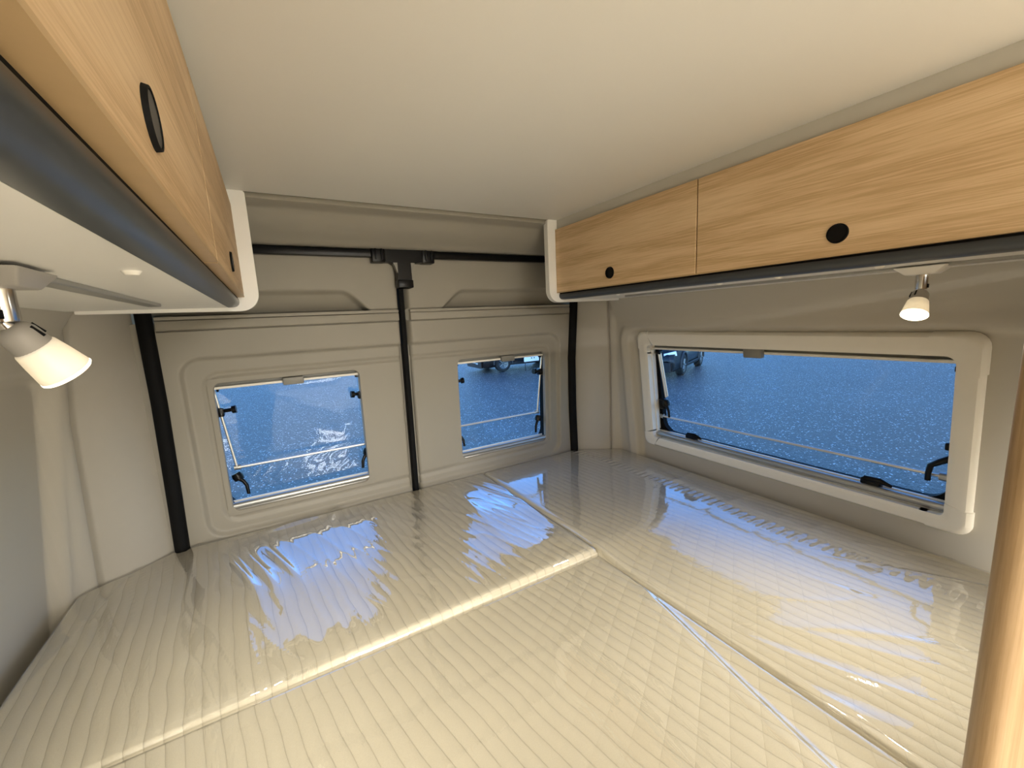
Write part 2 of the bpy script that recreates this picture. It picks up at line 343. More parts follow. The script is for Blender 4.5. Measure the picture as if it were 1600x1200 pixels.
# ------------------------------------------------------------------ rear doors
KD = .0328
WO, WI, WT, WB = .593, .183, .474, .070
def door_map(s):
    return lambda u, v, w: Vector((s*u, -KD*v+w, v))
def make_door(s):
    edge = .003 if s > 0 else .034
    xs = np.unique(np.concatenate([np.linspace(edge-.010 if s > 0 else edge, edge+.02, 8), np.linspace(edge+.02, WI-.012, 24), np.linspace(WI-.012, WO+.012, 70), np.linspace(WO+.012, .76, 34)]))
    zs = np.unique(np.concatenate([np.linspace(-1.0, -.03, 6), np.linspace(-.03, WB-.012, 16), np.linspace(WB-.012, WT+.012, 66), np.linspace(WT+.012, .62, 30), np.linspace(.62, .685, 53), np.linspace(.685, .76, 24), np.linspace(.76, .90, 10)]))
    X, Z = np.meshgrid(xs, zs, indexing='ij')
    off = np.zeros_like(X)
    d1 = -sd_rbox(X, Z, -.5, .662, .004, .552, .05); off += .016*sstep(d1, -.002, .007)
    d2 = -sd_rbox(X, Z, -.5, .618, .036, .508, .045); off += .006*sstep(d2, -.001, .004)
    d3 = -sd_rbox(X, Z, -.5, .607, .052, .494, .032); off -= .005*sstep(d3, -.002, .003)
    x1 = .712 if s > 0 else .694
    dg = np.abs(sd_rbox(X, Z, edge, x1+.0015, .6325, .6735, .003)); off += .012*(dg < .0022)
    # scooped pocket above the ledge
    xb = .128+(.742-.672-(.742-Z))*1.05
    dp = np.minimum(X-xb, .742-Z); kk = .018
    dp = np.minimum(dp, 1)
    h = np.clip(.5+.5*((.742-Z)-(X-xb))/kk, 0, 1); dp = (.742-Z)*(1-h)+(X-xb)*h-kk*h*(1-h)
    off += (.010+.55*np.clip(.742-Z, 0, .08))*sstep(dp, -.002, .016)*(Z > .655)
    off += .03*np.clip((edge+.008-X)/.018, 0, 1)**2
    Y = -KD*Z+off
    cx = (X[:-1, :-1]+X[1:, 1:])/2; cz = (Z[:-1, :-1]+Z[1:, 1:])/2
    keep = ~((cx > WI-.012) & (cx < WO+.012) & (cz > WB-.012) & (cz < WT+.012))
    root = empty('door_1' if s < 0 else 'door_2', (s*.38, 0, -1.0))
    struct(root, '%s rear van door with beige moulded lining and hinged window' % ('left' if s < 0 else 'right'))
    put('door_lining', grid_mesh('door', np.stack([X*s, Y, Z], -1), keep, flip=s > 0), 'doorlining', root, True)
    mp = door_map(s)
    # gasket lip and reveal of the window cut-out
    n = 6
    big = rrect(WI-.014, WO+.014, WB-.014, WT+.014, .001, n)
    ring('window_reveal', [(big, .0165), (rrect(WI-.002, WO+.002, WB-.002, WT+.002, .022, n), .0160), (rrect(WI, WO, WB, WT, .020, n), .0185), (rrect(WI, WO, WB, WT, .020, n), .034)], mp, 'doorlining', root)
    # ledge board
    x1 = .712 if s > 0 else .694; x0 = edge+.002
    lm = lambda x, y, z: Vector((s*x, -KD*z+y, z))
    led = box('ledge_board', (x0, -.009, .6345), (x1, .016, .6602), 'doorlining', root, .002, 2, lm)
    box('ledge_lip', (x0, -.008, .6618), (x1, .016, .6715), 'doorlining', led, .001, 1, lm)
    return root
D1 = make_door(-1); D2 = make_door(1)
# seals around the doors
def seal(name, pts, rx, label):
    return struct(tube(name, pts, rx, 'black', None, 12), label)
for s, nme in ((-1, 'trim_9'), (1, 'trim_10')):
    zz = np.linspace(-.4, .88, 24); xx = np.interp(zz, [-.4, 0, .2, .43, .68, .9], [.75, .738, .728, .724, .738, .75])
    if s < 0: xx = np.interp(zz, [-.4, 0, .2, .43, .68, .9], [.74, .728, .722, .716, .715, .715])
    seal(nme, [(s*a, -.004-KD*b, b) for a, b in zip(xx, zz)], .0185, 'black rubber seal strip along the %s side of the rear doors' % ('left' if s < 0 else 'right'))
bm = bmesh.new(); bx(bm, (-.029, -.006, -.4), (-.012, .03, .84), .004, 2, lambda x, y, z: Vector((x, -KD*z+y, z)))
struct(bm_put('trim_11', bm, 'black', auto=40), 'black rubber seal where the two rear doors meet')
bm = bmesh.new(); bx(bm, (-.06, .028, -1.0), (.05, .05, .88), 0, 1, lambda x, y, z: Vector((x, -KD*z+y, z)))
struct(bm_put('trim_12', bm, 'doorlining'))
# rail across the head of the doors with its T bracket
rail = tag(empty('door_head_rail', (0, -.05, .84)), 'black rail across the head of the rear doors with a T bracket', 'rail')
box('rail_bar', (-.82, -.058, .841), (.82, -.034, .8655), 'blackgloss', rail, .004)
def T_poly():
    return [(-.095, .872), (-.095, .832), (-.082, .826), (-.058, .826), (-.044, .818), (-.037, .806), (-.036, .742), (.010, .742), (.011, .806), (.018, .818), (.032, .826), (.078, .826), (.090, .832), (.090, .872)]
tb = prism('centre_bracket', T_poly(), lambda a, b: (a, -.066, b), lambda a, b: (a, -.03, b), 'blackgloss', rail)
box('stem_cap', (-.039, -.072, .742), (.013, -.03, .768), 'blackgloss', tb, .003)
for x in (-.095, .073):
    cl = box('rail_clip', (x-.022, -.070, .824), (x+.022, -.03, .874), 'blackgloss', rail, .004)
    for dx in (-.010, .010): box('clip_rib', (x+dx-.003, -.076, .832), (x+dx+.003, -.068, .868), 'blackgloss', cl, .0025)
for a, b in ((-.050, -.036), (.010, .024)):
    prism('gusset', [(a if a < -.03 else a, .824), (b, .824), (b if a < -.03 else a, .790)], lambda p, q: (p, -.068, q), lambda p, q: (p, -.05, q), 'grip', tb)

# ------------------------------------------------------------------ windows
def window_parts(root, mp, u0, u1, v0, v1, kind):
    """mp maps (u, v, w): w grows outwards."""
    B = lambda nme, a, b, m, bev=.002, par=root: box(nme, a, b, m, par, bev, 2, mp)
    # roller blind cassette on top, screen bar below
    B('blind_rail', (u0-.004, v1-.019, .030), (u1+.004, v1-.011, .046), 'cream')
    B('gap_shade_housing', (u0-.006, v1-.020, .046), (u1+.006, v1+.014, .056), 'grip')  # darker grey carries the shade above the blind rail
    tube('screen_bar', [(u0-.004, v0+.012, .030), (u1+.004, v0+.012, .030)], .011, 'greyalu', root, 14, mp)
    B('screen_sill', (u0-.004, v0-.006, .022), (u1+.004, v0+.004, .050), 'greyalu')
    B('sill_strip', (u0-.004, v0+.004, .046), (u1+.004, v0+.024, .056), 'cream', .003)
    for u in ((u0-.002, u1-.004) if kind == 'wall' else ()): B('side_guide', (u, v0-.002, .024), (u+.006, v1-.02, .040), 'cream', .001)
    # hinged acrylic pane in its rubber seal
    n = 8; e = .02
    if kind == 'wall': out = rrect(u0-.045, u1+.045, v0-.045, v1+.045, .06, n); inn = rrect(u0+.014, u1-.004, v0+.022, v1+.015, .05, n)
    else: out = rrect(u0-.06, u1+.075, v0-.045, v1+.06, .07, n); inn = rrect(u0-.018, u1+.009, v0-.002, v1+.02, .055, n)
    ws = .052 if kind == 'wall' else .034
    ring('rubber_seal', [(out, ws), (inn, ws), (inn, .075), (out, .075)], mp, 'black', root, True)
    pane = ring('glass_pane', [(rrect(u0-.04, u1+.045, v0-.03, v1+.035, .05, n), .078), (rrect(u0, u1, v0, v1, .05, n), .083), (rrect(u0+.05, u1-.05, v0+.05, v1-.05, .03, n), .088)], mp, 'pane', root)
    # fill the middle of the pane
    bm = bmesh.new(); bm.from_mesh(pane.data)
    be = [e_ for e_ in bm.edges if e_.is_boundary]
    c = mp((u0+u1)/2, (v0+v1)/2, .088)
    inner = [e_ for e_ in be if max((v.co-c).length for v in e_.verts) < (mp(u0+.0, v0+.0, .088)-c).length-.04]
    bmesh.ops.contextual_create(bm, geom=inner); bm.to_mesh(pane.data); bm.free()
    return B
def stay(root, mp, top, bot, knob=None, knobdir=1):
    r = tube('stay_rod', [(top[0], top[1], .046), (bot[0], bot[1], .050)], .0040, 'rod', root, 8, mp)
    box('stay_hook', (top[0]-.007, top[1]-.005, .036), (top[0]+.013*knobdir, top[1]+.008, .056), 'blackgloss', r, .002, 2, mp)
    if knob:
        ku, kv = knob; bu = top[0]+(bot[0]-top[0])*(top[1]-kv)/(top[1]-bot[1])
        k = box('stay_clamp', (bu-.010, kv-.015, .036), (bu+.010, kv+.013, .064), 'blackgloss', root, .004, 2, mp)
        tube('clamp_knob', [(bu, kv+.002, .045), (ku-.006*knobdir, kv+.004, .040), (ku-.005*knobdir, kv+.004, .040), (ku+.006*knobdir, kv+.005, .039)], [.006, .006, .012, .012], 'blackgloss', k, 12, mp)
def latch(root, mp, u, v, d=1, L=.055):
    b = tube('latch_body', [(u-.004*d, v+.010, .050), (u, v, .048), (u+.004*d, v-.012, .046)], [.013, .016, .013], 'blackgloss', root, 12, mp)
    tube('latch_lever', [(u+.002*d, v-.006, .044), (u+.014*d, v-.016, .038), (u+.021*d, v-.030, .035), (u+.023*d, v-.030-L*.55, .034)], [.007, .006, .0055, .0048], 'blackgloss', b, 10, mp)
for s, nme in ((-1, 'window_1'), (1, 'window_2')):
    root = empty(nme, (s*.388, .05, WB)); mp = door_map(s)
    struct(root, 'hinged window of the %s rear door with silver stays and blind' % ('left' if s < 0 else 'right'))
    B = window_parts(root, mp, WI, WO, WB, WT, 'door')
    gu = .383 if s < 0 else .41
    B('blind_grip', (gu-.030, WT-.026, .014), (gu+.030, WT-.002, .034), 'grip', .004)
    stay(root, mp, (.596, .452), (.570, .205), (.553, .384), -1)
    stay(root, mp, (.180, .452), (.179, .205), (.207, .384), 1)
    t = tube('tie_rod', [(.566, .200, .050), (.178, .200, .050)], .0045, 'rod', root, 8, mp)
    tube('tie_rod_end', [(.578, .200, .055), (.560, .200, .055)], .009, 'greyalu', t, 10, mp)
    latch(root, mp, .572, .172, -1); latch(root, mp, .176, .172, 1, .045)
    B('pane_catch', (.33, WB+.012, .060), (.385, WB+.020, .074), 'blackgloss', .003)
def wall_map(u, v, w): return Vector((XW-KW*v+w, -u, v))
root3 = empty('window_3', (.95, -.75, .098)); struct(root3, 'long hinged window in the right side wall with cream frame')
a = WIN3
# cream frame: four rails with four slightly proud corner pieces
O = dict(u0=.260, u1=1.231, v0=.058, v1=.543)
def rail_prof(t):      # across the rail (0 outer, 1 inner) -> height towards the room
    return -.004+.016*min(1, math.sin(min(1, t*4)*math.pi/2))*(1 if t < .8 else 1-.15*(t-.8)/.2)
def frame_rail(nme, pts_o, pts_i, par):
    bm = bmesh.new(); N = 10; rows = []
    for (po, pi) in zip(pts_o, pts_i):
        rw = [bm.verts.new(wall_map(po[0], po[1], .030))]
        for k in range(N+1):
            t = k/N; rw.append(bm.verts.new(wall_map(po[0]+(pi[0]-po[0])*t, po[1]+(pi[1]-po[1])*t, .012-rail_prof(t))))
        rw.append(bm.verts.new(wall_map(pi[0], pi[1], .050)))
        rows.append(rw)
    for r0, r1 in zip(rows, rows[1:]):
        for k in range(len(r0)-1): bm.faces.new((r0[k], r0[k+1], r1[k+1], r1[k]))
    return bm_put(nme, bm, 'cream', par, auto=40)
frame_rail('frame_rail', [(O['u0']+.05, O['v1']), (O['u1']-.085, O['v1'])], [(a['u0']+.03, a['v1']), (a['u1']-.04, a['v1'])], root3)
frame_rail('frame_rail', [(O['u0']+.05, O['v0']), (O['u1']-.07, O['v0'])], [(a['u0']+.03, a['v0']), (a['u1']-.03, a['v0'])], root3)
frame_rail('frame_rail', [(O['u0'], O['v0']+.05), (O['u0'], O['v1']-.06)], [(a['u0'], a['v0']+.03), (a['u0'], a['v1']-.03)], root3)
frame_rail('frame_rail', [(O['u1'], O['v0']+.06), (O['u1'], O['v1']-.09)], [(a['u1'], a['v0']+.03), (a['u1'], a['v1']-.04)], root3)
def corner(su, sv, lu, lv, R=.028, r=.012):
    uo = O['u0'] if su < 0 else O['u1']; vo = O['v0'] if sv < 0 else O['v1']; ui = a['u0'] if su < 0 else a['u1']; vi = a['v0'] if sv < 0 else a['v1']
    uo += .0025*su; vo += .0025*sv
    po = [(uo-su*lu, vo)]; pi = [(ui-su*(lu-.03), vi)]
    for k in range(7):
        an = math.radians(90*k/6); po.append((uo-su*R+su*R*math.sin(an), vo-sv*R+sv*R*math.cos(an))); pi.append((ui-su*r+su*r*math.sin(an), vi-sv*r+sv*r*math.cos(an)))
    po.append((uo, vo-sv*lv)); pi.append((ui, vi-sv*(lv-.03)))
    bm = bmesh.new(); N = 10; rows = []
    for p, q in zip(po, pi):
        rw = [bm.verts.new(wall_map(p[0], p[1], .030))]
        for k in range(N+1):
            t = k/N; rw.append(bm.verts.new(wall_map(p[0]+(q[0]-p[0])*t, p[1]+(q[1]-p[1])*t, .0105-rail_prof(t))))
        rw.append(bm.verts.new(wall_map(q[0], q[1], .050))); rows.append(rw)
    for r0, r1 in zip(rows, rows[1:]):
        for k in range(len(r0)-1): bm.faces.new((r0[k], r0[k+1], r1[k+1], r1[k]))
    # close the cut ends of the corner piece
    for rw in (rows[0], rows[-1]): bm.faces.new(rw)
    bm_put('corner_piece', bm, 'cream', root3, auto=40)
corner(-1, 1, .055, .065); corner(1, 1, .09, .095, .035, .02); corner(-1, -1, .055, .055); corner(1, -1, .075, .065, .03)
B = window_parts(root3, wall_map, a['u0'], a['u1'], a['v0'], a['v1'], 'wall')
B('blind_grip', (.700, a['v1']-.030, .010), (.757, a['v1']+.002, .034), 'grip', .004)
stay(root3, wall_map, (.331, .455), (.350, .270))
tube('stay_rod', [(.341, .455, .046), (.359, .275, .050)], .0035, 'rod', root3, 8, wall_map)
latch(root3, wall_map, .350, .245, 1, .045)
box('hinge_gear', (.318, .215, .040), (.346, .262, .066), 'blackgloss', root3, .008, 3, wall_map)
stay(root3, wall_map, (1.190, .455), (1.184, .265), None, -1)
box('stay_holder', (1.170, .255, .040), (1.192, .275, .062), 'blackgloss', root3, .004, 2, wall_map)
tube('latch_lever', [(1.195, .262, .050), (1.184, .238, .044), (1.166, .225, .040), (1.150, .212, .036), (1.147, .190, .034), (1.147, .172, .034)], [.010, .009, .008, .007, .006, .006], 'blackgloss', root3, 10, wall_map)
t = tube('tie_rod', [(.318, .182, .058), (1.168, .182, .058)], .0045, 'rod', root3, 8, wall_map)
tube('tie_rod_end', [(1.163, .182, .056), (1.186, .182, .056)], .011, 'greyalu', t, 10, wall_map)
tube('tie_rod_end', [(.312, .184, .056), (.326, .182, .057)], .010, 'greyalu', t, 10, wall_map)
for u in (.47, 1.035):
    b = box('pane_lock', (u-.024, .106, .030), (u+.022, .138, .060), 'blackgloss', root3, .006, 3, wall_map)
    tube('lock_lever', [(u-.015, .135, .036), (u+.02, .137, .034), (u+.045, .128, .036)], [.008, .008, .004], 'blackgloss', b, 10, wall_map)

# ------------------------------------------------------------------ overhead cabinets
XC, ZB, ZT = .4725, .705, .921
def cabinet(s, yend, doors, oak, label):
    root = empty('overhead_cabinet', (s*.65, -.7, .68)); tag(root, label, 'cabinet', 'oak overhead cabinets along both walls')
    fx = lambda x, z, y: (s*x, y, z)
    # carcass: underside panel, back and head strip
    box('underside_panel', (s*.5085, -.258, .6802), (s*.79, yend, .6925), 'white', root)
    box('carcass', (s*.489, -.258, .695), (s*.80, yend, .925), 'white', root)
    box('head_strip', (s*.482, -.258, .922), (s*.50, yend, .953), 'strip', root)
    # anthracite bottom profile
    pr = [(.4850, .7000), (.4838, .697), (.4838, .692), (.4858, .6865), (.4900, .6828), (.4960, .6808), (.5080, .6800), (.5095, .682), (.5095, .692), (.496, .7000)]
    prism('edge_profile', pr, lambda x, z: fx(x, z, -.262), lambda x, z: fx(x, z, yend), 'anthracite', root, auto=50)
    box('gap_shade_strip', (s*.4865, -.262, .6995), (s*.4895, yend, .712), 'black', root)  # black strip set in the gap to stand in for its shade
    # white end panel with rounded lower corner
    R = .042; xf, zb = .4415, .6715
    poly = [(.50, .953), (xf+.004, .953), (xf, .949)]
    for k in range(9):
        an = math.radians(180+90*k/8); poly.append((xf+R+R*math.cos(an), zb+R+R*math.sin(an)))
    poly += [(.776, zb+.002), (.776, .700), (.60, .953)]
    prism('end_panel', poly, lambda x, z: fx(x, z, -.262), lambda x, z: fx(x, z, -.240), 'white', root, auto=40)
    for (y0, y1, ky) in doors:
        d = box('door', (s*XC, y0, ZB), (s*(XC+.016), y1, ZT), oak, root, .0012, 1)
        box('edge_band', (s*(XC-.0003), y0-.001, ZB-.0008), (s*(XC+.0155), y1+.001, ZB+.0025), 'oak_edge', d)
        mw = Matrix.Translation((s*XC, ky, .743)) @ Matrix.Rotation(-s*math.pi/2, 4, 'Y')
        kn = lathe('push_lock', [(.0, .0025), (.0145, .0025), (.0150, .0015), (.0150, -.002)], 'blackgloss', d, mw, 28)
        lathe('lock_ring', [(.0150, -.001), (.0152, .0030), (.0166, .0030), (.0172, .0), (.0172, -.001)], 'black', d, mw, 28)
    # lamp track under the cabinet
    box('lamp_track', (s*.598, -.467, .6745), (s*.618, yend+.02, .6805), 'greyalu', root, .001, 1)
    return root
cr = cabinet(1, -1.372, [(-.263, -.8205, -.531), (-.8235, -1.372, -1.108)], 'oak_r', 'oak overhead cabinet above the long side window')
cl = cabinet(-1, -2.3, [(-.263, -.850, -.585), (-.853, -1.43, -1.150), (-1.433, -2.3, -1.9)], 'oak_l', 'oak overhead cabinet at the left edge beside the near reading lamp')
for y in (-.516, -.682, -.853, -.987, -1.156):
    lathe('underside_dot', [(.0, -.0042), (.005, -.0036), (.0080, .0), (.0080, .001)], 'cap', cr, Matrix.Translation((.520, y, .6802)), 14)
lathe('underside_dot', [(.0, -.0042), (.005, -.0036), (.0080, .0), (.0080, .001)], 'cap', cl, Matrix.Translation((-.531, -.962, .6802)), 14)  # one small white disc on the underside

# ------------------------------------------------------------------ reading lamps
def lamp(s, y, cone, dirv, label, power):
    root = empty('reading_lamp', (s*.608, y, .678)); tag(root, label, 'lamp', 'reading lamps under the overhead cabinets')
    hx, hz = .034, .0
    bm = bmesh.new()
    top = [bm.verts.new((s*.608+a_, y+b_, .677)) for a_, b_ in ((-.026, -.036), (.026, -.036), (.026, .036), (-.026, .036))]
    bot = [bm.verts.new((s*.608+a_, y+b_, .663)) for a_, b_ in ((-.018, -.020), (.018, -.020), (.018, .020), (-.018, .020))]
    bm.faces.new(top); bm.faces.new(bot[::-1])
    for k in range(4): bm.faces.new((top[k], top[(k+1) % 4], bot[(k+1) % 4], bot[k]))
    bmesh.ops.bevel(bm, geom=bm.edges[:], offset=.002, segments=2, profile=.5, affect='EDGES')
    bm_put('mount_plate', bm, 'white' if s > 0 else 'lampgrey', root, auto=40)
    st = lathe('stem', [(.0, .637), (.0082, .637), (.0088, .639), (.0088, .664)], 'chrome', root, Matrix.Translation((s*.608, y, 0)), 20)
    box('stem_slot', (s*.608-.003, y-.0095, .639), (s*.608+.003, y-.006, .646), 'black', st)
    d = Vector(dirv).normalized(); o_ = Vector((s*.608, y, .634))
    mw = Matrix.Translation(o_) @ d.to_track_quat('Z', 'Y').to_matrix().to_4x4() @ Matrix.Scale(.68, 4)
    lathe('knuckle', [(.0, -.006), (.006, -.005), (.0075, .0), (.007, .006), (.0, .008)], 'chrome', root, mw, 16)
    col = lathe('collar', [(.0, .001), (.010, .0015), (.0155, .005), (.0185, .012), (.0200, .034), (.0195, .035)], 'lampgrey', root, mw, 28)
    for k in (-1, 1):
        an = .35*k+2.2
        tube('vent_slot', [mw @ Vector((.0172*math.cos(an), .0172*math.sin(an), .009)), mw @ Vector((.0197*math.cos(an), .0197*math.sin(an), .024))], .0013, 'black', col, 6)
    lathe('shade', [(.0195, .031), (.0215, .034), (.0245, .050), (.0275, .070), (.0280, .0735)], 'frost', root, mw, 32)
    lathe('shade_rim', [(.0280, .0730), (.0284, .0755), (.0270, .0770), (.0235, .0765)], 'rim', root, mw, 32)
    lathe('lens', [(.0, .0745), (.0200, .0745), (.0215, .0735), (.0220, .0715)], 'led', root, mw, 28)
    ld = bpy.data.lights.new('reading_lamp_light', 'SPOT'); ld.energy = power; ld.color = (1, .93, .79); ld.spot_size = math.radians(cone); ld.spot_blend = 1.0; ld.shadow_soft_size = .02
    lo = bpy.data.objects.new('reading_lamp_light', ld); C.objects.link(lo); lo.parent = root
    lo.matrix_parent_inverse = Matrix.Translation(root.location).inverted()
    lo.matrix_basis = Matrix.Translation(o_+d*.060) @ (-d).to_track_quat('Z', 'Y').to_matrix().to_4x4()
lamp(1, -1.19, 134, (-.55, -.04, -.82), 'lit reading lamp with white mount above the long side window', LAMP_W*1.15)
lamp(-1, -.985, 135, (.42, .40, -.81), 'lit reading lamp with grey mount at the left edge', LAMP_W)

# fill lamps added behind the camera to brighten the bedroom
for yy, lab in ((-3.3, 'added square fill lamp in the middle of the unseen living area'), (-4.1, 'added square fill lamp at the unseen front end of the van')):
    cl_ = empty('added_fill_lamp', (0, yy, .953)); tag(cl_, lab, 'lamp', 'added fill lamps in the living area')
    box('lamp_body', (-.24, yy-.14, .953), (.24, yy+.14, .944), 'white', cl_, .003)
    box('diffuser', (-.22, yy-.12, .944), (.22, yy+.12, .936), 'rim', cl_, .003)
    ld = bpy.data.lights.new('added_fill_light', 'AREA'); ld.shape = 'RECTANGLE'; ld.size = .44; ld.size_y = .24; ld.energy = FILL_W/2; ld.color = (1, .98, .94)
    lo = bpy.data.objects.new('added_fill_light', ld); C.objects.link(lo); lo.parent = cl_; lo.matrix_parent_inverse = Matrix.Translation(cl_.location).inverted(); lo.matrix_basis = Matrix.Translation((0, yy, .934))

# ------------------------------------------------------------------ bed
bp_ = empty('bed_platform', (0, -.7, -1.0)); tag(bp_, 'white bed platform carrying the mattress cushions', 'bed')
box('top_board', (-.86, -.16, -.175), (.86, -1.36, -.146), 'white', bp_)
for s in (-1, 1): box('side_support', (s*.84, -.2, -1.0), (s*.55, -1.36, -.175), 'white', bp_)
def nz(x, y, k, n=10, sx=1., sy=1., seed=0):
    r = np.random.RandomState(seed); out = 0
    for _ in range(n):
        a_ = r.uniform(0, 2*math.pi); f = k*r.uniform(.6, 1.5); out = out+np.sin(f*(sx*x*math.cos(a_)+sy*y*math.sin(a_))+r.uniform(0, 6.28))
    return out/math.sqrt(n)
def xl(y): return np.interp(y, [-2, -.135, -.115, -.03, 0, .1], [-.918, -.918, -.898, -.775, -.735, -.735])
def cushion(name, x0f, x1f, y0, y1, ztop, nA, seed, label, wrinkle, level=lambda X, Y: 0*X):
    root = empty(name, (0, (y0+y1)/2, ztop-.13)); tag(root, label, 'mattress', 'plastic wrapped mattress cushions')
    nx = int((x1f(-.4)-x0f(-.4))/.0046); ny = int((y1-y0)/.0046)
    u = np.linspace(0, 1, nx); yv = np.linspace(y0, y1, ny)
    Um, Y = np.meshgrid(u, yv, indexing='ij'); X0 = x0f(Y); X1 = x1f(Y); X = X0+(X1-X0)*Um
    de = np.minimum(np.minimum(X-X0, X1-X), np.minimum(Y-y0, y1-Y)); R = .011
    drop = np.where(de < R, R-np.sqrt(np.maximum(R*R-(R-de)**2, 0)), 0)
    na = np.array(nA); na = na/np.linalg.norm(na)
    ph = (X*na[0]+Y*na[1])/.0245+.16*nz(X, Y, 9, 6, 1, 1, seed)+.05*nz(X, Y, 60, 6, .3, 1, seed+3)
    puff = np.abs(np.sin(math.pi*ph))**.55
    phb = (X*.52-Y*.86)/.044+.1*nz(X, Y, 12, 6, 1, 1, seed+1)
    pb = np.abs(np.sin(math.pi*phb))**.4
    mb = .12+.88*sstep(X, -.2, .12)
    H = .0016*puff+.0004*pb*mb
    H = H+.0015*nz(X, Y, 6, 6, 1, 1, seed+2)
    k = sstep(de, 0, .014)
    lev = level(X, Y); drop = drop-lev
    Z = ztop-drop+(H-.003)*k
    def skirted(P, depth):
        # add a skirt ring by extending the border downwards
        q = np.zeros((P.shape[0]+2, P.shape[1]+2, 3)); q[1:-1, 1:-1] = P
        q[0, 1:-1] = P[0]; q[-1, 1:-1] = P[-1]; q[1:-1, 0] = P[:, 0]; q[1:-1, -1] = P[:, -1]
        q[0, 0] = P[0, 0]; q[-1, 0] = P[-1, 0]; q[0, -1] = P[0, -1]; q[-1, -1] = P[-1, -1]
        for sl in ((0, slice(None)), (-1, slice(None)), (slice(None), 0), (slice(None), -1)): q[sl+(2,)] = depth
        return q
    me = grid_mesh('cushion', skirted(np.stack([X, Y, Z], -1), ztop-.13))
    def pad(A_): return np.pad(A_, 1, mode='edge').reshape(-1).astype(np.float32)
    for nm_, val in (('quilt_a', ph), ('quilt_b', phb), ('quilt_m', mb*.5)):
        at = me.attributes.new(nm_, 'FLOAT', 'POINT'); at.data.foreach_set('value', pad(val))
    put('cushion', me, 'fabric', root, True)
    # clear film over it, creased along its own lines
    Wk = wrinkle(X, Y, de)
    Zf = ztop-drop+.0025*k+.0006+Wk*k
    Zf = np.maximum(Zf, Z+.0006)
    st = 1
    me = grid_mesh('plastic_wrap', np.stack([X, Y, Zf], -1)[::st, ::st])
    f = put('plastic_wrap', me, 'film' if name != 'mattress_cushion_side' else 'film_r', root, True)
    f['label'] = 'clear glossy plastic wrap'
    return root
def ridged(x, y, k, sx, sy, seed): return 1-np.abs(np.sin(nz(x, y, k, 7, sx, sy, seed)*1.6))
def wr_rear(X, Y, de):
    s1 = ridged(X, Y, 22, 1, .16, 11)**3*.0035*sstep(nz(X, Y, 5, 6, 1, .6, 12), -.3, 1.2)
    s2 = ridged(X+.25*Y, Y, 70, 1, .22, 13)**3*.0011
    fold = .010*np.exp(-((X+.32-.3*(Y+.06))/.018)**2)*np.exp(-((Y+.03)/.05)**2)+.008*np.exp(-((Y+.035-.1*(X+.42))/.014)**2)*np.exp(-((X+.42)/.10)**2)
    s3 = sum(.0035*np.exp(-((X-.14+.35*(Y+.02)+o_)/.007)**2)*np.exp(-((Y+.22)/.14)**2) for o_ in (0, -.045, -.085))
    s4 = sum(.0065*np.exp(-((X+.53+.22*np.sin(6*(Y+.25))*.25+o_)/.010)**2)*np.exp(-((Y+.25)/.15)**2) for o_ in (0, -.05, .04))
    return s1+s2+fold+s3+s4+.0009*nz(X, Y, 30, 8, 1, .6, 14)
def wr_front(X, Y, de):
    s1 = ridged(X, Y, 16, 1, .3, 21)**5*.0022*sstep(nz(X, Y, 5, 6, 1, 1, 22), .2, 1.2)
    # a long pleat of loose film running from the inner corner of the rear cushion
    dl = (X-.235+.21*(-.88-Y)*1.0)
    s2 = .007*np.exp(-(dl/.012)**2)*sstep(-Y, .84, .95)
    return s1+s2+.0006*nz(X, Y, 30, 8, 1, .6, 24)
def wr_side(X, Y, de):
    s1 = ridged(X, Y, 20, .25, 1, 31)**4*.0022*sstep(X, .55, .9)
    s2 = .0016*np.sin(Y*2*math.pi/.026+1.2*nz(X, Y, 8, 5, 1, 1, 32))*np.exp(-((X-.735+.02*nz(X, Y, 9, 5, 1, 1, 33))/.022)**2)
    s3 = ridged(X+.6*Y, Y, 26, 1, .25, 34)**4*.004*sstep(-Y, 1.0, 1.25)
    return s1+s2+s3+.0009*nz(X, Y, 14, 8, .6, 1, 35)
XS = .259
cushion('mattress_cushion', xl, lambda y: XS+0*y, -.697, -.004, 0.0, (.995, .09), 101, 'plastic wrapped cream mattress cushion lying against the rear doors', wr_rear, lambda X, Y: -.007*sstep(-X, -.1, .7)*sstep(-Y, .3, .69))
cushion('mattress_cushion', lambda y: -.918+0*y, lambda y: XS+0*y, -1.44, -.700, -.013, (.98, .2), 201, 'plastic wrapped cream mattress cushion nearest the camera', wr_front)
r_ = cushion('mattress_cushion_side', lambda y: XS+.004+0*y, lambda y: -xl(y), -1.368, -.004, 0.0, (.99, .12), 301, 'plastic wrapped cream mattress cushion lying along the right wall under the long window', wr_side, lambda X, Y: -.013*sstep(-Y, .66, .80)*sstep(-X, -.6, -.3))
r_.name = 'mattress_cushion'

# ------------------------------------------------------------------ oak partition at the foot of the bed
pt = empty('wooden_partition', (.5, -1.39, -1.0)); tag(pt, 'oak partition panel with rounded edge standing at the right edge of the bed', 'partition')
def ppoly():
    x0, x1, y0, y1, r = .205, .86, -1.408, -1.376, .0155
    P_ = [(x1, y0), (x1, y1)]
    for k in range(13):
        an = math.radians(90+180*k/12); P_.append((x0+r+r*math.cos(an), (y0+y1)/2+r*math.sin(an)*1.03))
    return P_
prism('panel', ppoly(), lambda x, y: (x, y, -1.0), lambda x, y: (x, y, .665), 'oak_p', pt, auto=60)

